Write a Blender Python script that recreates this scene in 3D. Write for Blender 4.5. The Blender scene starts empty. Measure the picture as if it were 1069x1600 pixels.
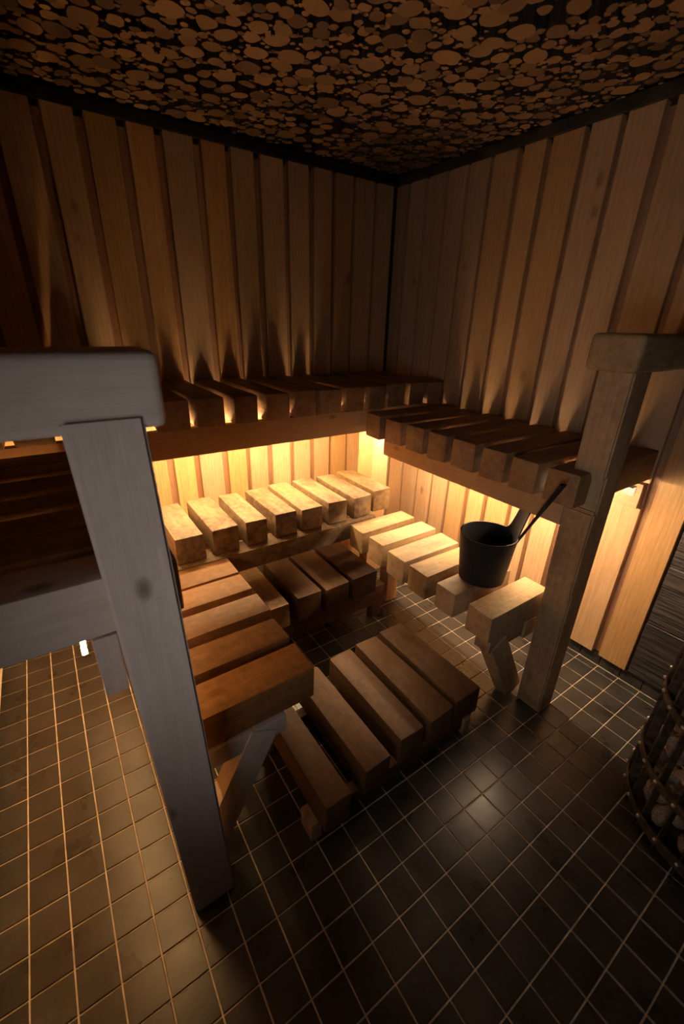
import bpy, bmesh, math, random
from mathutils import Vector, Matrix, noise
random.seed(7)
SC = bpy.context.scene
COL = SC.collection

# ------------------------------------------------------------------ camera
cam_d = bpy.data.cameras.new('camera')
cam = bpy.data.objects.new('camera', cam_d)
COL.objects.link(cam)
SC.camera = cam
cam_d.sensor_fit = 'VERTICAL'
cam_d.sensor_height = 36.0
cam_d.lens = 14.882
cam_d.clip_start = 0.02
cam.matrix_world = Matrix(((0.826767, 0.212674, -0.520794, -1.137571), (-0.561941, 0.355121, -0.747069, -0.515203), (0.026063, 0.910307, 0.413113, 1.606776), (0.0, 0.0, 0.0, 1.0)))
cam_d.dof.use_dof = True
cam_d.dof.focus_distance = 2.1
cam_d.dof.aperture_fstop = 3.2

# ------------------------------------------------------------------ world, exposure
w = bpy.data.worlds.new('world'); SC.world = w
w.use_nodes = True
w.node_tree.nodes['Background'].inputs[0].default_value = (0.10, 0.12, 0.15, 1)
w.node_tree.nodes['Background'].inputs[1].default_value = 0.02
SC.view_settings.view_transform = 'Standard'
SC.view_settings.look = 'None'
SC.view_settings.exposure = 0.0
SC.view_settings.gamma = 1.0
SC.view_settings.use_curve_mapping = False
SC.cycles.max_bounces = 8
SC.cycles.sample_clamp_indirect = 3.0

LED_COLS = {'back': (1.0, 0.66, 0.33), 'right': (1.0, 0.70, 0.42), 'left': (1.0, 0.55, 0.20)}
LED_A, LED_B, LED_L = 340.0, 310.0, 145.0        # emission of the three strips under the upper benches
SIDE_LIGHT_COL = (0.95, 0.88, 0.85)
SIDE_LIGHT_POWER = 2.9

# cool side light in an added, unseen window; narrowed and tilted off the floor
ld = bpy.data.lights.new('added_side_light', 'AREA'); ld.shape = 'RECTANGLE'
ld.size = 0.62; ld.size_y = 0.5; ld.energy = SIDE_LIGHT_POWER; ld.color = SIDE_LIGHT_COL
lo = bpy.data.objects.new('added_side_light', ld); COL.objects.link(lo)
lo.location = (-1.63, -0.55, 1.12)
ld.spread = math.radians(105)
lo.rotation_euler = Vector((1.0, 0.40, 0.12)).to_track_quat('-Z', 'Z').to_euler()

# ------------------------------------------------------------------ materials
def mat(name):
    m = bpy.data.materials.new(name); m.use_nodes = True
    nt = m.node_tree; b = nt.nodes['Principled BSDF']
    return m, nt, b
def N(nt, t, **kw):
    n = nt.nodes.new(t)
    for k, v in kw.items():
        setattr(n, k, v)
    return n
def ramp(nt, stops):
    r = N(nt, 'ShaderNodeValToRGB'); e = r.color_ramp.elements
    while len(e) < len(stops): e.new(0.5)
    for i, (p, c) in enumerate(stops):
        e[i].position = p; e[i].color = (*c, 1)
    return r
def mixc(nt, fac, a, b, mode='MIX'):
    m = N(nt, 'ShaderNodeMix', data_type='RGBA', blend_type=mode)
    for s, v in ((0, fac), (6, a), (7, b)):
        if isinstance(v, (int, float)): m.inputs[s].default_value = v
        elif isinstance(v, tuple): m.inputs[s].default_value = (*v, 1)
        else: nt.links.new(v, m.inputs[s])
    return m.outputs[2]
def math_(nt, op, a, b=None, c=None):
    m = N(nt, 'ShaderNodeMath', operation=op)
    for i, v in enumerate((a, b, c)):
        if v is None: continue
        if isinstance(v, (int, float)): m.inputs[i].default_value = v
        else: nt.links.new(v, m.inputs[i])
    return m.outputs[0]

def wood(name, light, dark, stain=(0.16, 0.09, 0.045), stain_amt=0.0, rough=0.6, vary=0.25, knots=0.5, ring=26.0):
    """Sawn timber: growth rings about the local X axis, so long faces show grain and the ends show rings."""
    m, nt, b = mat(name); L = nt.links
    tc = N(nt, 'ShaderNodeTexCoord'); oi = N(nt, 'ShaderNodeObjectInfo')
    rv = N(nt, 'ShaderNodeCombineXYZ')
    L.new(math_(nt, 'MULTIPLY', oi.outputs['Random'], 37.0), rv.inputs[0])
    L.new(math_(nt, 'MULTIPLY_ADD', oi.outputs['Random'], 0.16, -0.02), rv.inputs[1])
    r2 = math_(nt, 'FRACT', math_(nt, 'MULTIPLY', oi.outputs['Random'], 17.3))
    L.new(math_(nt, 'MULTIPLY_ADD', r2, 0.16, -0.16), rv.inputs[2])
    ad = N(nt, 'ShaderNodeVectorMath', operation='ADD')
    L.new(tc.outputs['Object'], ad.inputs[0]); L.new(rv.outputs[0], ad.inputs[1])
    mp = N(nt, 'ShaderNodeMapping'); mp.inputs['Scale'].default_value = (0.35, 1, 1)
    L.new(ad.outputs[0], mp.inputs[0])
    wv = N(nt, 'ShaderNodeTexWave', wave_type='RINGS', rings_direction='X', wave_profile='SAW')
    wv.inputs['Scale'].default_value = ring; wv.inputs['Distortion'].default_value = 2.2
    wv.inputs['Detail'].default_value = 2; wv.inputs['Detail Scale'].default_value = 0.6
    L.new(mp.outputs[0], wv.inputs[0])
    mp2 = N(nt, 'ShaderNodeMapping'); mp2.inputs['Scale'].default_value = (3, 60, 60)
    L.new(ad.outputs[0], mp2.inputs[0])
    fib = N(nt, 'ShaderNodeTexNoise'); fib.inputs['Scale'].default_value = 3; fib.inputs['Detail'].default_value = 4
    L.new(mp2.outputs[0], fib.inputs[0])
    big = N(nt, 'ShaderNodeTexNoise'); big.inputs['Scale'].default_value = 5; big.inputs['Detail'].default_value = 3
    mp3 = N(nt, 'ShaderNodeMapping'); mp3.inputs['Scale'].default_value = (0.6, 1.6, 1.6)
    L.new(ad.outputs[0], mp3.inputs[0]); L.new(mp3.outputs[0], big.inputs[0])
    g = math_(nt, 'ADD', math_(nt, 'MULTIPLY', wv.outputs['Fac'], 0.20), math_(nt, 'MULTIPLY', fib.outputs['Fac'], 0.85))
    r = ramp(nt, [(0.2, light), (0.85, dark)]); L.new(g, r.inputs[0])
    col = r.outputs[0]
    # blotches of handling and weathering
    mot = N(nt, 'ShaderNodeTexNoise'); mot.inputs['Scale'].default_value = 38; mot.inputs['Detail'].default_value = 4
    L.new(ad.outputs[0], mot.inputs[0])
    blot = math_(nt, 'ADD', math_(nt, 'MULTIPLY', big.outputs['Fac'], 0.62), math_(nt, 'MULTIPLY', mot.outputs['Fac'], 0.38))
    st = ramp(nt, [(0.42, (0, 0, 0)), (0.62, (1, 1, 1))]); L.new(blot, st.inputs[0])
    col = mixc(nt, math_(nt, 'MULTIPLY', st.outputs[0], stain_amt), col, stain)
    # knots
    vo = N(nt, 'ShaderNodeTexVoronoi'); vo.inputs['Scale'].default_value = 5.5
    mp4 = N(nt, 'ShaderNodeMapping'); mp4.inputs['Scale'].default_value = (0.55, 1, 1)
    L.new(ad.outputs[0], mp4.inputs[0]); L.new(mp4.outputs[0], vo.inputs[0])
    kn = ramp(nt, [(0.05, (1, 1, 1)), (0.12, (0, 0, 0))]); L.new(vo.outputs['Distance'], kn.inputs[0])
    col = mixc(nt, math_(nt, 'MULTIPLY', kn.outputs[0], knots), col, (0.09, 0.035, 0.012))
    hs = N(nt, 'ShaderNodeHueSaturation')
    L.new(math_(nt, 'MULTIPLY_ADD', oi.outputs['Random'], vary, 1 - vary * 0.6), hs.inputs['Value'])
    L.new(math_(nt, 'MULTIPLY_ADD', r2, 0.2, 0.9), hs.inputs['Saturation'])
    L.new(col, hs.inputs['Color'])
    L.new(hs.outputs[0], b.inputs['Base Color'])
    b.inputs['Roughness'].default_value = rough
    b.inputs['Specular IOR Level'].default_value = 0.35
    bp = N(nt, 'ShaderNodeBump'); bp.inputs['Strength'].default_value = 0.25; bp.inputs['Distance'].default_value = 0.003
    L.new(g, bp.inputs['Height']); L.new(bp.outputs[0], b.inputs['Normal'])
    return m

M_BLOCK = wood('worn_block_timber', (0.50, 0.35, 0.19), (0.33, 0.21, 0.105), (0.16, 0.095, 0.048), 0.6)
M_UPPER = wood('shade_darkened_block_timber', (0.36, 0.22, 0.115), (0.23, 0.13, 0.06), (0.10, 0.055, 0.026), 0.6)  # shade of the unlit slat tops put into the wood colour
M_LOW = wood('weathered_low_block_timber', (0.37, 0.245, 0.125), (0.21, 0.13, 0.062), (0.09, 0.05, 0.024), 0.85)
M_DARK = wood('dark_stained_block_timber', (0.15, 0.078, 0.038), (0.085, 0.043, 0.02), (0.045, 0.022, 0.01), 0.7, rough=0.6)
M_AMBER = wood('amber_block_timber', (0.36, 0.19, 0.075), (0.23, 0.11, 0.04), (0.12, 0.055, 0.02), 0.6)
M_BEAM = wood('planed_beam_timber', (0.60, 0.38, 0.19), (0.48, 0.27, 0.12), stain_amt=0.2, knots=0.8)
M_PALE = wood('lit_pale_post_timber', (0.66, 0.57, 0.50), (0.56, 0.48, 0.42), (0.42, 0.34, 0.28), 0.35, vary=0.08, knots=0.8, ring=9)  # raised grey tone carries part of the cool side light
M_BOARD = wood('wall_board_pine', (0.58, 0.37, 0.19), (0.38, 0.21, 0.09), (0.33, 0.19, 0.085), 0.25, rough=0.5, vary=0.3, knots=0.5, ring=18)
M_BATTEN = wood('recessed_batten_timber', (0.36, 0.19, 0.10), (0.24, 0.115, 0.055), stain_amt=0.3, rough=0.6)

def plain(name, c, rough=0.6, metal=0.0, nscale=0, namt=0.3, bump=0.0, stretch=(1, 1, 1), vary=0.0, spec=0.5):
    m, nt, b = mat(name)
    b.inputs['Roughness'].default_value = rough; b.inputs['Metallic'].default_value = metal
    b.inputs['Specular IOR Level'].default_value = spec
    if nscale:
        tc = N(nt, 'ShaderNodeTexCoord'); mp = N(nt, 'ShaderNodeMapping'); mp.inputs['Scale'].default_value = stretch
        oi = N(nt, 'ShaderNodeObjectInfo')
        ad = N(nt, 'ShaderNodeVectorMath', operation='ADD')
        nt.links.new(tc.outputs['Object'], ad.inputs[0])
        nt.links.new(math_(nt, 'MULTIPLY', oi.outputs['Random'], 50.0), ad.inputs[1])
        nt.links.new(ad.outputs[0], mp.inputs[0])
        n = N(nt, 'ShaderNodeTexNoise'); n.inputs['Scale'].default_value = nscale; n.inputs['Detail'].default_value = 5
        nt.links.new(mp.outputs[0], n.inputs[0])
        lo_ = tuple(x * (1 - namt) for x in c); hi = tuple(min(1, x * (1 + namt)) for x in c)
        r = ramp(nt, [(0.35, lo_), (0.65, hi)]); nt.links.new(n.outputs['Fac'], r.inputs[0])
        out = r.outputs[0]
        if vary:
            hs = N(nt, 'ShaderNodeHueSaturation')
            nt.links.new(math_(nt, 'MULTIPLY_ADD', oi.outputs['Random'], vary, 1 - vary / 2), hs.inputs['Value'])
            nt.links.new(out, hs.inputs['Color']); out = hs.outputs[0]
        nt.links.new(out, b.inputs['Base Color'])
        if bump:
            bp = N(nt, 'ShaderNodeBump'); bp.inputs['Strength'].default_value = bump; bp.inputs['Distance'].default_value = 0.004
            nt.links.new(n.outputs['Fac'], bp.inputs['Height']); nt.links.new(bp.outputs[0], b.inputs['Normal'])
    else:
        b.inputs['Base Color'].default_value = (*c, 1)
    return m

def tile_mat():
    m, nt, b = mat('dark_floor_tile'); L = nt.links
    g = N(nt, 'ShaderNodeNewGeometry'); oi = N(nt, 'ShaderNodeObjectInfo')
    n1 = N(nt, 'ShaderNodeTexNoise'); n1.inputs['Scale'].default_value = 7; n1.inputs['Detail'].default_value = 5
    n2 = N(nt, 'ShaderNodeTexNoise'); n2.inputs['Scale'].default_value = 60; n2.inputs['Detail'].default_value = 3
    L.new(g.outputs['Position'], n1.inputs[0]); L.new(g.outputs['Position'], n2.inputs[0])
    s = math_(nt, 'ADD', math_(nt, 'MULTIPLY', n1.outputs['Fac'], 0.7), math_(nt, 'MULTIPLY', n2.outputs['Fac'], 0.3))
    r = ramp(nt, [(0.3, (0.019, 0.018, 0.017)), (0.62, (0.042, 0.040, 0.038)), (0.85, (0.085, 0.08, 0.074))])
    L.new(s, r.inputs[0])
    hs = N(nt, 'ShaderNodeHueSaturation'); L.new(math_(nt, 'MULTIPLY_ADD', oi.outputs['Random'], 0.3, 0.85), hs.inputs['Value'])
    L.new(r.outputs[0], hs.inputs['Color']); L.new(hs.outputs[0], b.inputs['Base Color'])
    L.new(math_(nt, 'MULTIPLY_ADD', n1.outputs['Fac'], 0.3, 0.16), b.inputs['Roughness'])
    bp = N(nt, 'ShaderNodeBump'); bp.inputs['Strength'].default_value = 0.12; bp.inputs['Distance'].default_value = 0.002
    L.new(n2.outputs['Fac'], bp.inputs['Height']); L.new(bp.outputs[0], b.inputs['Normal'])
    return m
M_TILE = tile_mat()
M_GROUT = plain('sand_grout', (0.68, 0.56, 0.42), 0.8, nscale=30, namt=0.2)
M_SLATE = plain('charred_slate', (0.034, 0.029, 0.026), 0.5, nscale=34, namt=0.85, bump=1.0, stretch=(1, 0.16, 3.4), vary=0.4)
M_BLACK = plain('black_void_paint', (0.006, 0.005, 0.004), 0.9)
M_TRIM = plain('dark_trim_paint', (0.035, 0.03, 0.02), 0.7, nscale=9, namt=0.5, vary=0.4)
M_BUCKET = plain('matt_black_plastic', (0.014, 0.016, 0.019), 0.6, nscale=180, namt=0.15, bump=0.05, spec=0.25)
M_IRON = plain('blackened_steel', (0.11, 0.085, 0.065), 0.5, metal=0.6, nscale=40, namt=0.5, bump=0.2)
M_RIVET = plain('bright_rivet_steel', (0.5, 0.44, 0.36), 0.4, metal=0.7)
M_ZINC = plain('zinc_plate', (0.30, 0.30, 0.31), 0.5, metal=0.5, nscale=50, namt=0.15)
M_STONE = plain('sauna_stone', (0.26, 0.20, 0.155), 0.85, nscale=9, namt=0.6, bump=0.8, vary=0.9)
M_BARK = plain('log_bark', (0.05, 0.03, 0.018), 0.9, nscale=14, namt=0.5)
M_LINER = plain('wall_liner', (0.05, 0.03, 0.02), 0.8)

def slice_mat():
    m, nt, b = mat('sawn_log_face'); L = nt.links
    tc = N(nt, 'ShaderNodeTexCoord'); oi = N(nt, 'ShaderNodeObjectInfo')
    at = N(nt, 'ShaderNodeAttribute', attribute_name='tone')
    n = N(nt, 'ShaderNodeTexNoise'); n.inputs['Scale'].default_value = 55; n.inputs['Detail'].default_value = 4
    L.new(tc.outputs['Object'], n.inputs[0])
    r = ramp(nt, [(0.3, (0.22, 0.11, 0.042)), (0.7, (0.42, 0.235, 0.095))]); L.new(n.outputs['Fac'], r.inputs[0])
    t = math_(nt, 'ADD', at.outputs['Fac'], oi.outputs['Random'])
    v = math_(nt, 'MULTIPLY_ADD', math_(nt, 'FRACT', math_(nt, 'MULTIPLY', t, 7.13)), 0.75, 0.4)
    hs = N(nt, 'ShaderNodeHueSaturation'); L.new(v, hs.inputs['Value']); L.new(r.outputs[0], hs.inputs['Color'])
    L.new(hs.outputs[0], b.inputs['Base Color']); b.inputs['Roughness'].default_value = 0.8
    bp = N(nt, 'ShaderNodeBump'); bp.inputs['Strength'].default_value = 0.4; bp.inputs['Distance'].default_value = 0.003
    L.new(n.outputs['Fac'], bp.inputs['Height']); L.new(bp.outputs[0], b.inputs['Normal'])
    return m
M_SLICE = slice_mat()

def emit(name, col, strength):
    m = bpy.data.materials.new(name); m.use_nodes = True; nt = m.node_tree
    b = nt.nodes['Principled BSDF']
    b.inputs['Base Color'].default_value = (0.8, 0.8, 0.8, 1)
    b.inputs['Emission Color'].default_value = (*col, 1); b.inputs['Emission Strength'].default_value = strength
    return m

# ------------------------------------------------------------------ helpers
def link(name, me, m, parent=None, loc=None):
    o = bpy.data.objects.new(name, me); COL.objects.link(o)
    for x in (m if isinstance(m, (list, tuple)) else [m]):
        if len(me.materials) < (len(m) if isinstance(m, (list, tuple)) else 1): me.materials.append(x)
    if parent is not None: o.parent = parent
    return o
def thing(name, label, cat, loc=(0, 0, 0), group=None):
    o = bpy.data.objects.new(name, None); COL.objects.link(o)
    o.empty_display_size = 0.1
    o.location = loc; o['label'] = label; o['category'] = cat; o['kind'] = 'thing'
    if group: o['group'] = group
    return o
def place(o, M):
    """put o at world matrix M, whatever its parent's plain translation"""
    if o.parent is not None:
        M = Matrix.Translation(-(parent_loc(o.parent))) @ M
    o.matrix_basis = M
def parent_loc(p):
    v = Vector(p.location)
    return v
def bevel_box(lx, ly, lz, bev=0.008, seg=2, jit=0.0):
    bm = bmesh.new()
    bmesh.ops.create_cube(bm, size=1)
    for v in bm.verts:
        v.co = Vector((v.co.x * lx, v.co.y * ly, v.co.z * lz))
        if jit: v.co += Vector([random.uniform(-jit, jit) for _ in range(3)])
    if bev:
        bmesh.ops.bevel(bm, geom=list(bm.edges), offset=bev, segments=seg, profile=0.6, affect='EDGES')
    return bm
def finish(bm, name, smooth=True):
    me = bpy.data.meshes.new(name); bm.to_mesh(me); bm.free()
    if smooth:
        for p in me.polygons: p.use_smooth = True
        me.set_sharp_from_angle(angle=math.radians(40))
    return me
AX = {'x': Matrix.Identity(3),
      'y': Matrix(((0, -1, 0), (1, 0, 0), (0, 0, 1))),
      'z': Matrix(((0, 0, 1), (0, 1, 0), (-1, 0, 0)))}   # columns: local axes; local X runs along the timber
AX['z'] = Matrix(((0, 0, -1), (0, 1, 0), (1, 0, 0)))
def timber(name, x0, x1, y0, y1, z0, z1, axis, m, parent, bev=0.008, jit=0.0, seg=2):
    """a block of timber filling the box; local X along its length"""
    c = Vector(((x0 + x1) / 2, (y0 + y1) / 2, (z0 + z1) / 2)); d = (x1 - x0, y1 - y0, z1 - z0)
    if axis == 'x': l = d
    elif axis == 'y': l = (d[1], d[0], d[2])
    else: l = (d[2], d[1], d[0])
    me = finish(bevel_box(*l, bev, seg, jit), name)
    o = link(name, me, m, parent)
    place(o, Matrix.Translation(c) @ AX[axis].to_4x4())
    return o
def strut(name, a, b, w, t, side, m, parent, bev=0.006):
    """a slanting timber from a to b; side = direction of its thickness t"""
    a, b = Vector(a), Vector(b); d = (b - a); L = d.length; d.normalize()
    s = Vector(side).normalized(); u = d.cross(s).normalized()
    me = finish(bevel_box(L, t, w, bev), name)
    o = link(name, me, m, parent)
    R = Matrix((d, s, u)).transposed()
    if R.determinant() < 0: R = Matrix((d, s, -u)).transposed()
    place(o, Matrix.Translation((a + b) / 2) @ R.to_4x4())
    return o
def struct(o):
    o['kind'] = 'structure'; return o
def sroot(name, loc=(0, 0, 0)):
    o = bpy.data.objects.new(name, None); COL.objects.link(o); o.location = loc; o['kind'] = 'structure'; o.empty_display_size = 0.1
    return o
def boxes_mesh(name, boxes):
    bm = bmesh.new()
    for x0, x1, y0, y1, z0, z1 in boxes:
        r = bmesh.ops.create_cube(bm, size=1)
        for v in r['verts']:
            v.co = Vector(((x0 + x1) / 2 + v.co.x * (x1 - x0), (y0 + y1) / 2 + v.co.y * (y1 - y0), (z0 + z1) / 2 + v.co.z * (z1 - z0)))
    return finish(bm, name, False)

WX0, WX1, WY1, WY0 = -1.59, 0.93, 1.95, -1.6      # board faces of the left, right and back walls; front wall
H = 0.13                                            # block thickness

# ------------------------------------------------------------------ room shell
floor = struct(link('floor', boxes_mesh('floor', [(-1.72, 1.06, -1.72, 2.08, -0.06, -0.0015)]), M_GROUT))
ceiling = struct(link('ceiling', boxes_mesh('ceiling', [(-1.72, 1.06, -1.72, 2.08, 2.50, 2.56)]), M_BLACK))
wall_back = struct(link('wall_back', boxes_mesh('wall_back', [(-1.72, 1.06, 1.985, 2.08, 0, 2.5)]), M_LINER))
wall_right = struct(link('wall_right', boxes_mesh('wall_right', [(0.965, 1.06, -1.72, 1.985, 0, 2.5)]), M_LINER))
wy0, wy1, wz0, wz1 = -0.90, -0.20, 0.84, 1.40       # opening for the added, unseen window in the left wall
wall_left = struct(link('wall_left', boxes_mesh('wall_left', [
    (-1.72, -1.625, -1.72, wy0, 0, 2.5), (-1.72, -1.625, wy1, 1.985, 0, 2.5),
    (-1.72, -1.625, wy0, wy1, 0, wz0), (-1.72, -1.625, wy0, wy1, wz1, 2.5)]), M_LINER))
wall_front = struct(link('wall_front', boxes_mesh('wall_front', [(-1.625, 0.965, -1.72, -1.6, 0, 2.5)]), M_LINER))
win = sroot('added_window_1', (-1.67, -0.55, 1.12))
for (a, b_, c, d, ax) in ((wy0, wy0 + .04, wz0, wz1, 'z'), (wy1 - .04, wy1, wz0, wz1, 'z'), (wy0 + .04, wy1 - .04, wz0, wz0 + .04, 'y'), (wy0 + .04, wy1 - .04, wz1 - .04, wz1, 'y')):
    timber('added_window_frame', -1.70, -1.60, a, b_, c, d, ax, M_BEAM, win, 0.003)
pane = link('pane', boxes_mesh('pane', [(-0.02, -0.012, -0.31, 0.31, -0.24, 0.24)]), emit('added_glow_pane', SIDE_LIGHT_COL, 0.8), win)  # added glowing pane, part of the cool side light

# wall boards: gaps measured along each wall, recessed battens behind them
def board_wall(root, gaps, lo_, hi_, face, along, z0, z1, split=None):
    """boards between the gaps; along = 'x' or 'y'; face = coordinate of the board face, depth goes outward"""
    edges = [lo_] + [e for g in gaps for e in g] + [hi_]
    for i in range(0, len(edges), 2):
        a, b_ = edges[i], edges[i + 1]
        f = face[0] + random.uniform(-.003, .003) * (1 if face[1] > face[0] else -1)
        zb = z0 + random.uniform(-.006, .006)
        if along == 'x': timber('board', a, b_, min(f, face[1]), max(f, face[1]), zb, z1, 'z', M_BOARD, root, 0.003, seg=1)
        else: timber('board', min(f, face[1]), max(f, face[1]), a, b_, zb, z1, 'z', M_BOARD, root, 0.003, seg=1)
    d = 1 if face[1] > face[0] else -1
    g0, g1 = face[1] - .012 * d, face[1] + .001 * d
    for a, b_ in gaps:
        a -= .004; b_ += .004
        if along == 'x': timber('batten', a, b_, min(g0, g1), max(g0, g1), z0 + .002, z1 - .02, 'z', M_BATTEN, root, 0, seg=1)
        else: timber('batten', min(g0, g1), max(g0, g1), a, b_, z0 + .002, z1 - .02, 'z', M_BATTEN, root, 0, seg=1)
gA = [(-1.425, -1.39), (-1.265, -1.235), (-1.105, -1.075), (-.95, -.918), (-.802, -.768), (-.645, -.607), (-.492, -.46), (-.322, -.287), (-.168, -.143), (-.022, .014),
      (.145, .172), (.299, .328), (.452, .474), (.598, .614), (.757, .782)]
board_wall(wall_back, gA, WX0, .905, (WY1, WY1 + .035), 'x', .08, 2.36)
gB = [(-.0, .0)]
gB = [(.112, .142), (.275, .303), (.452, .486), (.615, .636), (.756, .78), (.925, .949), (1.064, 1.094), (1.231, 1.25), (1.379, 1.395), (1.529, 1.54), (1.678, 1.699), (1.83, 1.85)]
board_wall(wall_right, gB, -.018, WY1, (WX1, WX1 + .035), 'y', .075, 2.36)
gL = [(.40 + .155 * k, .43 + .155 * k) for k in range(10)]
board_wall(wall_left, gL, .27, WY1, (WX0, WX0 - .035), 'y', .06, 2.36)
# dark slate facing beside the heater
for r_ in range(8):
    zz = .075 + r_ * .30; off = (r_ % 2) * .3
    y = -.025
    while y > -1.58:
        y2 = max(-1.58, y - (.6 if y < -.03 else (.6 - off)))
        h = min(.296, 2.37 - zz)
        o = link('slate_tile', finish(bevel_box(.03, y - y2 - .004, h, .002, 1), 'slate_tile'), M_SLATE, wall_right)
        place(o, Matrix.Translation((.951 + random.uniform(-.002, .002), (y + y2) / 2, zz + h / 2)))
        y = y2
# ceiling trim bands
for nm, bx, ax in (('trim_1', (WX0, WX1, 1.938, 1.97, 2.36, 2.405), 'x'), ('trim_2', (.918, .95, -1.55, 1.93, 2.36, 2.405), 'y'), ('trim_3', (-1.615, -1.578, -1.55, 1.93, 2.36, 2.405), 'y')):
    o = timber(nm, *bx, ax, M_TRIM if nm != 'trim_1' else M_BLACK, None, .002); struct(o)
# tiled skirting
def skirting(name, along, pos, a, b_):
    root = sroot(name)
    k = a
    while k < b_ - .01:
        e = min(k + .1, b_)
        l = e - k - .004
        if along == 'x': bx = (k + .002, e - .002, pos, pos + .012, .003, .07)
        else: bx = (min(pos, pos + .012), max(pos, pos + .012), k + .002, e - .002, .003, .07)
        timber('skirting_tile', *bx, 'x', M_TILE, root, .0012, seg=1)
        k = e
    return root
skirting('baseboard_back', 'x', 1.966, -1.6, .95)
skirting('baseboard_right', 'y', .947, -1.5, 1.96)
skirting('baseboard_left', 'y', -1.618, -1.5, 1.96)

# ------------------------------------------------------------------ benches
def J(a=.003): return random.uniform(-a, a)
# upper bench along the back wall
uA = thing('sauna_bench', 'highest slatted sauna bench running along the back wall under the boards', 'bench', (-.3, 1.6, 1.285), 'raised slatted benches')
sl = [(-1.575, -1.46), (-1.42, -1.30), (-1.265, -1.145), (-1.105, -.985), (-.945, -.83), (-.775, -.65), (-.615, -.495), (-.443, -.337), (-.29, -.175), (-.137, -.024), (-.002, .13), (.169, .279), (.313, .422), (.453, .571), (.611, .722), (.759, .865)]
for a, b_ in sl:
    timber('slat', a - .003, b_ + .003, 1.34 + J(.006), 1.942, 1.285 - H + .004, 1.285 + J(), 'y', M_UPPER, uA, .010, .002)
timber('beam', -1.58, .925, 1.375, 1.42, 1.03, 1.155, 'x', M_BEAM, uA, .004)
timber('cleat', -1.58, .30, 1.905, 1.948, 1.06, 1.155, 'x', M_BEAM, uA, .003)
timber('corner_post', .452, .578, 1.452, 1.60, 0, 1.03, 'z', M_BEAM, uA, .005)
# upper bench along the right wall
uB = thing('sauna_bench', 'slatted upper bench on the right wall with post and stub rail at its end', 'bench', (.6, .8, 1.145), 'raised slatted benches')
sB = [(1.226, 1.346), (1.069, 1.19), (.905, 1.019), (.756, .862), (.597, .718), (.444, .556), (.304, .411), (.149, .262)]
for a, b_ in sB:
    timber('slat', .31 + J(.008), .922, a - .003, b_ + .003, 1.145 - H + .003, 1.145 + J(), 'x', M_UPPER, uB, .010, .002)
timber('beam', .38, .425, .21, 1.27, .915, 1.015, 'y', M_BEAM, uB, .004)
timber('cleat', .885, .928, .148, 1.3, .89, 1.0, 'y', M_BEAM, uB, .003)
br = link('metal_bracket', boxes_mesh('metal_bracket', [(.882, .8845, .172, .216, .942, .985), (.84, .8845, .172, .216, .985, .988)]), M_ZINC, uB)
place(br, Matrix.Identity(4)); br['label'] = 'small zinc corner bracket with screw holes'
def post_mesh(xb, xt, w, y0, y1, z1, notches):
    """a post that leans by xt - xb; notches = [(z0, z1, depth)] cut into its -x face"""
    zs = sorted({0, z1, *[n for t in notches for n in (t[0], t[1])]})
    bm = bmesh.new()
    segs = []
    for i in range(len(zs) - 1):
        za, zb = zs[i], zs[i + 1]; dep = 0
        for n0, n1, d in notches:
            if n0 <= (za + zb) / 2 <= n1: dep = d
        segs.append((za, zb, dep))
    # profile in XZ, extruded along Y
    L_, R_ = [], []
    fx = lambda z: xb + (xt - xb) * z / z1
    for za, zb, dep in segs:
        L_ += [(fx(za) + dep, za), (fx(zb) + dep, zb)]
    pts = []
    for p in L_:
        if not pts or (abs(p[0] - pts[-1][0]) + abs(p[1] - pts[-1][1])) > 1e-5: pts.append(p)
    pts += [(fx(z1) + w, z1), (fx(0) + w, 0)]
    f = [bm.verts.new((x, y0, z)) for x, z in pts]
    g = [bm.verts.new((x, y1, z)) for x, z in pts]
    bm.faces.new(f); bm.faces.new(list(reversed(g)))
    n = len(pts)
    for i in range(n):
        bm.faces.new((f[i], g[i], g[(i + 1) % n], f[(i + 1) % n]))
    bmesh.ops.recalc_face_normals(bm, faces=bm.faces)
    bmesh.ops.bevel(bm, geom=list(bm.edges), offset=.006, segments=2, affect='EDGES')
    # local X must run up the post
    T = Matrix.Translation((0, 0, 0))
    R = AX['z'].inverted().to_4x4()
    bmesh.ops.transform(bm, matrix=R, verts=bm.verts)
    return bm
pR = link('post', finish(post_mesh(.393, .372, .118, .098, .21, 1.485, [(0, .64, .012), (1.0, 1.13, .014)]), 'post'), M_BLOCK, uB)
place(pR, AX['z'].to_4x4())
timber('rail', .315, .925, .075, .232, 1.482, 1.592, 'x', M_BLOCK, uB, .018, seg=3)
# upper bench on the left
uL = thing('sauna_bench', 'slatted upper bench on the left with a grey lit post and rail right in front', 'bench', (-1.3, .8, 1.145), 'raised slatted benches')
sL = [(.297, .413), (.443, .55), (.573, .697), (.74, .852), (.885, 1.01), (1.052, 1.15), (1.175, 1.295)]
for i, (a, b_) in enumerate(sL):
    timber('slat', -1.585, -.985 + J(.006), a, b_, 1.145 - H + .003, 1.145 + J(), 'x', M_PALE if i == 0 else M_UPPER, uL, .008, .002)  # front slat takes the light-lifted tone, the rest the shaded one
timber('beam', -1.166, -1.12, .31, 1.36, .905, 1.015, 'y', M_PALE, uL, .004)
timber('hanger', -1.166, -1.12, .30, .345, .862, 1.013, 'z', M_PALE, uL, .004)
timber('cleat', -1.588, -1.55, .30, 1.3, .915, 1.013, 'y', M_BEAM, uL, .003)
pL = link('post', finish(post_mesh(-1.094, -1.131, .119, .237, .33, 1.459, []), 'post'), M_PALE, uL)
place(pL, AX['z'].to_4x4())
timber('rail', -1.587, -.974, .243, .37, 1.432, 1.555, 'x', M_PALE, uL, .018, seg=3)

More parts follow.
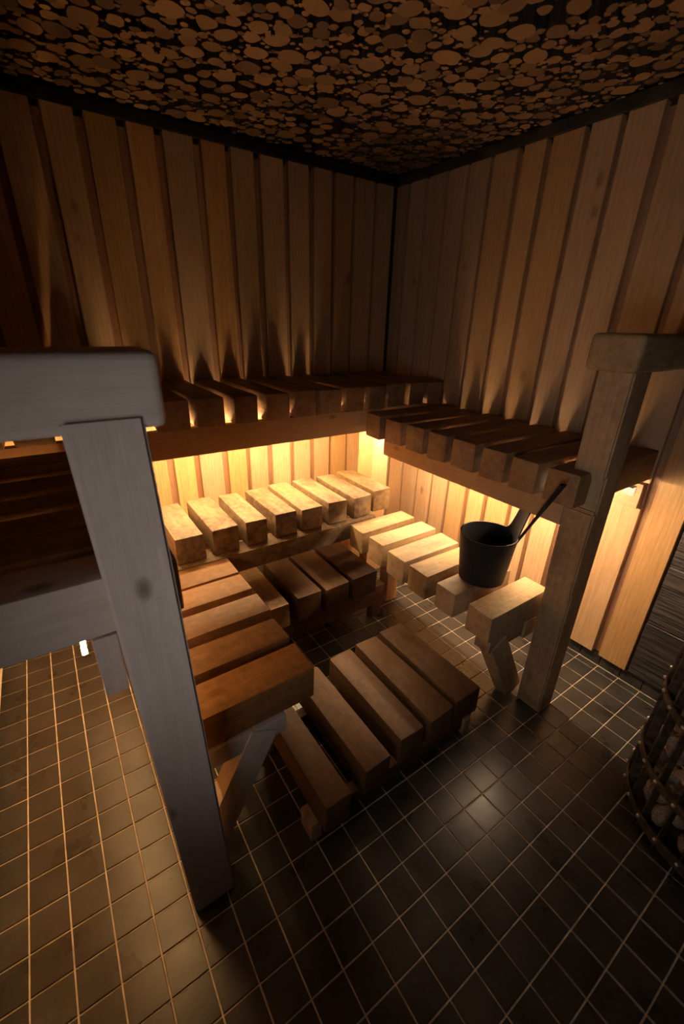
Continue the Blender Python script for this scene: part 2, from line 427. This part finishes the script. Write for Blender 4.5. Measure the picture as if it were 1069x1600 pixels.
# lower bench along the back
lA = thing('sauna_bench', 'broad lower bench of eight lit timber blocks below the highest back bench', 'bench', (-.2, 1.4, 0), 'lower slatted benches')
sA = [(-.808, -.677), (-.64, -.514), (-.473, -.362), (-.314, -.194), (-.168, -.045), (-.006, .116), (.157, .278), (.307, .43)]
for a, b_ in sA:
    timber('slat', a, b_, 1.238 + J(.012), 1.645 + J(.01), .58, .71 + J(), 'y', M_LOW, lA, .009, .003)
timber('beam', -.86, .30, 1.20, 1.315, .475, .578, 'x', M_LOW, lA, .008)
timber('beam', -.86, .43, 1.50, 1.58, .475, .578, 'x', M_BEAM, lA, .006)
for x in (-.82, .37):
    timber('leg', x - .05, x + .05, 1.49, 1.585, 0, .475, 'z', M_BEAM, lA, .005)
# lower bench along the right
lB = thing('sauna_bench', 'lower bench of six short blocks on the right that carries the black bucket', 'bench', (.3, .7, 0), 'lower slatted benches')
sb = [(1.059, 1.178), (.896, 1.01), (.722, .85), (.575, .69), (.411, .521), (.226, .345)]
for i, (a, b_) in enumerate(sb):
    timber('slat', .095 + J(.005), .475 + J(.008), a, b_, .452, .58 + J(.002), 'x', M_BLOCK, lB, .009, .003)
timber('beam', .36, .44, .225, 1.22, .36, .452, 'y', M_BLOCK, lB, .005)
timber('bracket', .135, .36, .235, .31, .375, .450, 'x', M_BLOCK, lB, .004)
strut('brace', (.405, .265, .03), (.19, .265, .41), .10, .075, (0, 1, 0), M_BLOCK, lB)
timber('leg', .36, .44, 1.12, 1.20, 0, .36, 'z', M_BEAM, lB, .005)
# lower bench on the left
lL = thing('sauna_bench', 'lower bench of five amber lit slats behind the tall grey post on the left', 'bench', (-.8, .8, 0), 'lower slatted benches')
sl_ = [(1.045, 1.19), (.90, 1.031), (.727, .857), (.552, .682), (.38, .517)]
for a, b_ in sl_:
    timber('slat', -1.01, -.597 + J(.006), a, b_, .452, .58 + J(.002), 'x', M_AMBER, lL, .009, .002)
timber('bracket', -1.0, -.715, .37, .46, .378, .450, 'x', M_PALE, lL, .005)
timber('beam', -.80, -.74, .46, 1.19, .378, .450, 'y', M_BLOCK, lL, .005)
timber('beam', -1.0, -.93, .46, 1.19, .378, .450, 'y', M_BLOCK, lL, .005)
strut('brace', (-.995, .40, .03), (-.79, .40, .43), .10, .07, (0, 1, 0), M_PALE, lL)
timber('leg', -1.0, -.93, 1.10, 1.19, 0, .378, 'z', M_BEAM, lL, .005)

# low step in front of the back bench
st = thing('step', 'low step of four dark stained blocks tucked against the lower back bench', 'step', (-.1, 1.2, 0))
sS = [(-.478, -.371), (-.325, -.188), (-.165, -.015), (.015, .18)]
for i, (a, b_) in enumerate(sS):
    timber('slat', a, b_, 1.005 + J(.006), 1.42, .21, .35 + J(.002), 'y', M_DARK if i else M_BLOCK, st, .010, .003)
timber('beam', -.52, .27, 1.045, 1.10, .09, .21, 'x', M_DARK, st, .005)
timber('beam', -.52, .27, 1.33, 1.39, .09, .21, 'x', M_DARK, st, .005)
for x in (-.48, .22):
    for y in (1.072, 1.36): timber('leg', x - .03, x + .03, y - .027, y + .027, 0, .09, 'z', M_DARK, st, .003)
# free-standing footstool
fs = thing('footstool', 'free-standing low wooden stool of five dark brown blocks in the middle of the floor', 'stool', (-.3, .45, 0))
sF = [(-.692, -.592, .165, .66), (-.514, -.400, .193, .70), (-.335, -.214, .215, .708), (-.183, -.055, .214, .716), (-.034, .112, .222, .724)]
for a, b_, y0, y1 in sF:
    timber('slat', a, b_, y0, y1, .085, .22 + J(.002), 'y', M_DARK, fs, .012, .003)
timber('runner', -.685, .085, .225, .27, .022, .085, 'x', M_DARK, fs, .004)
timber('runner', -.685, .085, .60, .645, .022, .085, 'x', M_DARK, fs, .004)
for x in (-.715, .03):
    for y in (.25, .62): timber('leg', x, x + .04, y - .038, y + .038, 0, .084, 'z', M_BLOCK, fs, .003)

# ------------------------------------------------------------------ light strips under the upper benches
def strip(label, x0, x1, y0, y1, z, power, where):
    root = thing('light_strip', label, 'light strip', ((x0 + x1) / 2, (y0 + y1) / 2, z), 'warm light strips hidden under the upper benches')
    c = root.location
    m = emit('warm_led_' + where, LED_COLS[where], power)
    dx, dy = (x1 - x0) / 2, (y1 - y0) / 2
    link('diffuser', boxes_mesh('diffuser', [(-dx, dx, -dy, dy, -.007, .007)]), m, root)
    link('channel', boxes_mesh('channel', [(-dx, dx, -dy - .003, -dy - .0005, -.008, .008)] if where == 'back' else ([(-dx - .003, -dx - .0005, -dy, dy, -.008, .008)] if where == 'right' else [(dx + .0005, dx + .003, -dy, dy, -.008, .008)])), M_ZINC, root)
    return root
strip('glowing warm strip behind the beam of the highest back bench', -.93, .42, 1.478, 1.494, 1.083, LED_A, 'back')
strip('glowing warm strip behind the beam of the right upper bench', .510, .526, .17, 1.45, .999, LED_B, 'right')
strip('glowing warm strip under the left upper bench, its end seen beside the grey post', -1.194, -1.184, .44, 1.85, .888, LED_L, 'left')

# ------------------------------------------------------------------ bucket and ladle
def bucket():
    root = thing('water_bucket', 'black plastic sauna bucket with one tall upright grip on the right lower bench', 'bucket', (.30, .448, .582))
    cz, zr, r0, r1 = 0, .215, .097, .119
    th0 = math.radians(-30); n = 120
    def ztop(a):
        d = abs((a - th0 + math.pi) % (2 * math.pi) - math.pi)
        t = (d - .25) / .50
        if t <= 0: return zr + .137
        if t >= 1: return zr
        return zr + .137 * (1 - t) ** 6
    def rad(z): return r0 + (r1 - r0) * z / zr + max(0, z - zr) * .16
    bm = bmesh.new(); rows = 12; out, inn = [], []
    for i in range(n):
        a = 2 * math.pi * i / n; h = ztop(a); co, ci = [], []
        for k in range(rows + 1):
            z = h * k / rows
            co.append(bm.verts.new((rad(z) * math.cos(a), rad(z) * math.sin(a), z)))
            zi = .006 + (h - .006) * k / rows
            ci.append(bm.verts.new(((rad(zi) - .005) * math.cos(a), (rad(zi) - .005) * math.sin(a), zi)))
        out.append(co); inn.append(ci)
    for i in range(n):
        j = (i + 1) % n
        for k in range(rows):
            bm.faces.new((out[i][k], out[j][k], out[j][k + 1], out[i][k + 1]))
            bm.faces.new((inn[j][k], inn[i][k], inn[i][k + 1], inn[j][k + 1]))
        bm.faces.new((out[i][rows], out[j][rows], inn[j][rows], inn[i][rows]))
    bm.faces.new([out[i][0] for i in reversed(range(n))]); bm.faces.new([inn[i][0] for i in range(n)])
    link('body', finish(bm, 'bucket_body'), M_BUCKET, root)
bucket()
def ladle():
    A = Vector((.447, .455, .609)); T = Vector((.250, .168, 1.117))
    root = thing('ladle', 'dark ladle standing behind the black bucket, its thin handle sticking up past the grip', 'ladle', tuple(A))
    d = (T - A).normalized(); L = (T - A).length
    bm = bmesh.new()
    n = 20; ring = []
    s = Vector((0, 0, 1)).cross(d).normalized(); u = d.cross(s)
    prof = []
    for k in range(n + 1):
        t = k / n
        wdt = .0065 + .006 * max(0, (t - .55) / .45); th = .0055
        c = d * (L * t)
        prof.append([bm.verts.new(c + s * wdt * math.cos(q) + u * th * math.sin(q)) for q in [2 * math.pi * i / 10 for i in range(10)]])
    for k in range(n):
        for i in range(10):
            j = (i + 1) % 10
            bm.faces.new((prof[k][i], prof[k][j], prof[k + 1][j], prof[k + 1][i]))
    bm.faces.new(list(reversed(prof[0]))); bm.faces.new(prof[n])
    link('handle', finish(bm, 'ladle_handle'), M_BUCKET, root)
    bm = bmesh.new(); rows = []
    for k in range(7):
        f = k / 6 * math.pi / 2
        r, z = .034 * math.sin(f) + .001, -.026 * math.cos(f)
        rows.append([bm.verts.new((r * math.cos(q), r * math.sin(q), z)) for q in [2 * math.pi * i / 24 for i in range(24)]])
    for k in range(6, -1, -1):
        f = k / 6 * math.pi / 2
        r, z = .031 * math.sin(f) + .001, -.023 * math.cos(f)
        rows.append([bm.verts.new((r * math.cos(q), r * math.sin(q), z)) for q in [2 * math.pi * i / 24 for i in range(24)]])
    for k in range(len(rows) - 1):
        for i in range(24):
            j = (i + 1) % 24
            bm.faces.new((rows[k][i], rows[k][j], rows[k + 1][j], rows[k + 1][i]))
    bm.faces.new(list(reversed(rows[0]))); bm.faces.new(rows[-1])
    link('bowl', finish(bm, 'ladle_bowl'), M_BUCKET, root)
ladle()

# ------------------------------------------------------------------ heater: a riveted basket of flat bars filled with stones
HC = Vector((.50, -.555, 0)); HR = .303
ht = thing('sauna_heater', 'round sauna heater basket of dark riveted steel hoops and bars at the right edge', 'heater', tuple(HC))
def hoop(z, R, h, t):
    bm = bmesh.new(); n = 72; rg = []
    for i in range(n):
        a = 2 * math.pi * i / n; c, s = math.cos(a), math.sin(a)
        rg.append([bm.verts.new((r * c, r * s, zz)) for r, zz in ((R, z), (R, z + h), (R - t, z + h), (R - t, z))])
    for i in range(n):
        for k in range(4):
            bm.faces.new((rg[i][k], rg[(i + 1) % n][k], rg[(i + 1) % n][(k + 1) % 4], rg[i][(k + 1) % 4]))
    bmesh.ops.recalc_face_normals(bm, faces=bm.faces)
    return finish(bm, 'hoop')
NB = 26
riv = None
bmr = bmesh.new(); bmesh.ops.create_uvsphere(bmr, u_segments=8, v_segments=5, radius=.007); riv = finish(bmr, 'rivet')
for z in (.055, .235, .49, .745):
    hp = link('hoop', hoop(z, HR + .006, .03, .005), M_IRON, ht)
    for k in range(NB):
        a = 2 * math.pi * (k + .35) / NB
        o = link('rivet', riv, M_RIVET, hp); o.location = ((HR + .007) * math.cos(a), (HR + .007) * math.sin(a), z + .015)
barm = finish(bevel_box(.028, .005, .79, .001, 1), 'bar')
for k in range(NB):
    a = 2 * math.pi * (k + .35) / NB
    o = link('bar', barm, M_IRON, ht); o.location = ((HR - .013) * math.cos(a), (HR - .013) * math.sin(a), .395)
    o.rotation_euler = (0, 0, a)
bm = bmesh.new(); bmesh.ops.create_cone(bm, segments=40, radius1=HR - .01, radius2=HR - .01, depth=.012, cap_ends=True)
o = link('base_plate', finish(bm, 'base_plate'), M_IRON, ht); o.location = (0, 0, .03)
bm = bmesh.new(); bmesh.ops.create_cone(bm, segments=24, radius1=.14, radius2=.14, depth=.62, cap_ends=True)
o = link('core', finish(bm, 'core'), M_BLACK, ht); o.location = (0, 0, .35)
# stones
kinds = []
for q in range(8):
    bm = bmesh.new(); bmesh.ops.create_icosphere(bm, subdivisions=2, radius=1)
    for v in bm.verts:
        n_ = noise.noise(v.co * 1.3 + Vector((q * 9.1, 0, 0))) * .45 + noise.noise(v.co * 3 + Vector((0, q * 5.3, 0))) * .14
        v.co *= 1 + n_
    kinds.append(finish(bm, 'stone'))
ns = 0
z = .065
while z < .76:
    nring = 15
    for k in range(nring):
        a = 2 * math.pi * (k + random.uniform(-.2, .2) + (.5 if int(z * 100) % 2 else 0)) / nring
        # only the flank turned to the room and the top can be seen
        if math.cos(a - math.radians(185)) < -.35: continue
        rr = random.uniform(.034, .044)
        o = link('stone', kinds[ns % 8], M_STONE)
        R_ = .225 + random.uniform(-.012, .004)
        o.location = (HC.x + R_ * math.cos(a), HC.y + R_ * math.sin(a), z + random.uniform(-.01, .012))
        o.scale = (rr * random.uniform(.85, 1.1), rr * random.uniform(.85, 1.1), rr * .82)
        o.rotation_euler = [random.uniform(0, 6.28) for _ in range(3)]
        o['label'] = 'rough grey brown stone packed behind the bars of the heater basket'
        o['category'] = 'stone'; o['group'] = 'stones in the heater basket'; o['kind'] = 'thing'
        ns += 1
    z += .073
fill = bmesh.new()
for k in range(44):
    a = random.uniform(0, 6.28); R_ = .2 * math.sqrt(random.random()); rr = random.uniform(.035, .05)
    k0 = len(fill.verts); fill.from_mesh(kinds[k % 8]); fill.verts.ensure_lookup_table()
    Rm = Matrix.Rotation(random.uniform(0, 6.28), 3, 'X') @ Matrix.Rotation(random.uniform(0, 6.28), 3, 'Z')
    for v in fill.verts[k0:]: v.co = Rm @ (v.co * rr) + Vector((R_ * math.cos(a), R_ * math.sin(a), .735 + random.uniform(-.05, .03)))
o = link('stone_fill', finish(fill, 'stone_fill'), M_STONE, ht); o['kind'] = 'stuff'

# ------------------------------------------------------------------ floor tiles
dg = bpy.context.evaluated_depsgraph_get(); bpy.context.view_layer.update()
cm = cam.matrix_world.inverted(); F = 661.43
def project(p):
    c = cm @ Vector(p)
    if c.z > -.05: return None
    return (534.5 + F * c.x / -c.z, 800 - F * c.y / -c.z, -c.z)
co = cam.matrix_world.translation
cells = []
for i in range(-17, 10):
    for j in range(-16, 20):
        x0, x1 = max(i * .1, -1.605), min(i * .1 + .1, .945)
        y0, y1 = j * .1, min(j * .1 + .1, 1.963)
        if x1 - x0 < .01 or y1 - y0 < .01: continue
        vis = 0
        for fx in (.2, .5, .8):
            for fy in (.2, .5, .8):
                p = Vector((x0 + (x1 - x0) * fx, y0 + (y1 - y0) * fy, .001)); q = project(p)
                if q is None or not (0 < q[0] < 1069 and 0 < q[1] < 1600): continue
                d = p - co
                hit, loc, *_ = SC.ray_cast(dg, co, d.normalized(), distance=d.length - .01)
                if not hit: vis += 1 / q[2] ** 3
        cells.append((vis, x0, x1, y0, y1))
cells.sort(key=lambda c: -c[0])
tmesh = {}
def tile_mesh(lx, ly):
    k = (round(lx, 3), round(ly, 3))
    if k not in tmesh:
        bm = bmesh.new(); a, b_ = lx / 2, ly / 2; c = .0012
        lo4 = [bm.verts.new((sx * a, sy * b_, -.003)) for sx, sy in ((-1, -1), (1, -1), (1, 1), (-1, 1))]
        mi4 = [bm.verts.new((sx * a, sy * b_, .0008)) for sx, sy in ((-1, -1), (1, -1), (1, 1), (-1, 1))]
        hi4 = [bm.verts.new((sx * (a - c), sy * (b_ - c), .002)) for sx, sy in ((-1, -1), (1, -1), (1, 1), (-1, 1))]
        bm.faces.new(hi4)
        for r1, r2 in ((lo4, mi4), (mi4, hi4)):
            for i in range(4): bm.faces.new((r1[i], r1[(i + 1) % 4], r2[(i + 1) % 4], r2[i]))
        tmesh[k] = finish(bm, 'tile', False); tmesh[k].materials.append(M_TILE)
    return tmesh[k]
G = .0045
rest = bmesh.new()
for n_, (vis, x0, x1, y0, y1) in enumerate(cells):
    me = tile_mesh(x1 - x0 - G, y1 - y0 - G)
    c = Vector(((x0 + x1) / 2, (y0 + y1) / 2, random.uniform(-.0003, .0003)))
    rot = (random.uniform(-.004, .004), random.uniform(-.004, .004), random.uniform(-.006, .006))
    if n_ < 300 and vis > 0:
        o = bpy.data.objects.new('tile', me); COL.objects.link(o); o.parent = floor; o.location = c; o.rotation_euler = rot
    else:
        k0 = len(rest.verts); rest.from_mesh(me); rest.verts.ensure_lookup_table()
        for v in rest.verts[k0:]: v.co += c
rme = finish(rest, 'tiles', False); rme.materials.clear(); rme.materials.append(M_TILE)
ro = bpy.data.objects.new('tiles', rme); COL.objects.link(ro); ro.parent = floor; ro['kind'] = 'stuff'

# ------------------------------------------------------------------ log slices packed over the ceiling
def slice_bm(q, lobes):
    bm = bmesh.new(); n = 14 if lobes < 2 else 18
    rs = []
    for i in range(n):
        a = 2 * math.pi * i / n
        r = 1 + .16 * noise.noise(Vector((math.cos(a) * 1.5, math.sin(a) * 1.5, q * 3.7))) + .05 * noise.noise(Vector((math.cos(a) * 5, math.sin(a) * 5, q * 1.7)))
        if lobes > 1: r *= 1 + .09 * math.cos(lobes * a + q)
        rs.append((r * math.cos(a), r * math.sin(a)))
    f = [bm.verts.new((x, y, 0)) for x, y in rs]
    f2 = [bm.verts.new((x * 1.0, y * 1.0, .09)) for x, y in rs]
    fc = bm.faces.new(list(reversed(f))); fc.material_index = 0
    for i in range(n):
        s = bm.faces.new((f[i], f[(i + 1) % n], f2[(i + 1) % n], f2[i])); s.material_index = 1
    return bm
protos = []
for q in range(14):
    bm = slice_bm(q, 0 if q < 8 else 2 + q % 4)
    me = finish(bm, 'log_slice', False); me.materials.append(M_SLICE); me.materials.append(M_BARK); protos.append(me)
# dart throwing, big ones first
X0, X1, Y0, Y1 = WX0 + .005, WX1 - .005, -.9, 1.93
cs = .06; grid = {}
def fits(x, y, r):
    gx, gy = int(x // cs), int(y // cs)
    for i in range(gx - 2, gx + 3):
        for j in range(gy - 2, gy + 3):
            for (a, b_, c) in grid.get((i, j), ()):
                if (a - x) ** 2 + (b_ - y) ** 2 < (r + c) ** 2 * .86: return False
    return True
logs = []
rl = random.Random(11)
for r0_, r1_, tries in ((.034, .046, 700), (.025, .034, 3500), (.017, .025, 10000), (.011, .017, 24000), (.0065, .011, 60000)):
    for _ in range(tries):
        x, y, r = rl.uniform(X0, X1), rl.uniform(Y0, Y1), rl.uniform(r0_, r1_)
        if noise.noise(Vector((x * 2.2, y * 2.2, 4))) > .33 and r < .02: continue
        if x - r < X0 or x + r > X1 or y + r > Y1: continue
        if fits(x, y, r):
            grid.setdefault((int(x // cs), int(y // cs)), []).append((x, y, r)); logs.append((x, y, r))
sc_ = []
for x, y, r in logs:
    q = project((x, y, 2.41))
    s = 0
    if q and -20 < q[0] < 1089 and -20 < q[1] < 1600:
        s = r * r / q[2] ** 3
    sc_.append((s, x, y, r))
sc_.sort(key=lambda t: -t[0])
V, Fc, MI, TN = [], [], [], []
for n_, (s, x, y, r) in enumerate(sc_):
    me = protos[rl.randrange(14)]; a = rl.uniform(0, 6.28); z = 2.408 + rl.uniform(-.008, .012)
    sx, sy = r * rl.uniform(.98, 1.06), r * rl.uniform(.86, 1.0)
    if n_ < 300 and s > 0:
        o = bpy.data.objects.new('log_slice', me); COL.objects.link(o); o.parent = ceiling
        o.location = (x, y, z); o.scale = (sx, sy, 1); o.rotation_euler = (rl.uniform(-.05, .05), rl.uniform(-.05, .05), a)
    else:
        k0 = len(V); c, s_ = math.cos(a), math.sin(a); tn = rl.random()
        for v in me.vertices:
            px, py = v.co.x * sx, v.co.y * sy
            V.append((x + px * c - py * s_, y + px * s_ + py * c, z + v.co.z))
        for p in me.polygons:
            Fc.append([k0 + i for i in p.vertices]); MI.append(p.material_index); TN.append(tn)
me = bpy.data.meshes.new('log_slices'); me.from_pydata(V, [], Fc)
me.materials.append(M_SLICE); me.materials.append(M_BARK)
for p, i in zip(me.polygons, MI): p.material_index = i
at = me.attributes.new('tone', 'FLOAT', 'FACE')
at.data.foreach_set('value', TN)
o = bpy.data.objects.new('log_slices', me); COL.objects.link(o); o.parent = ceiling; o['kind'] = 'stuff'
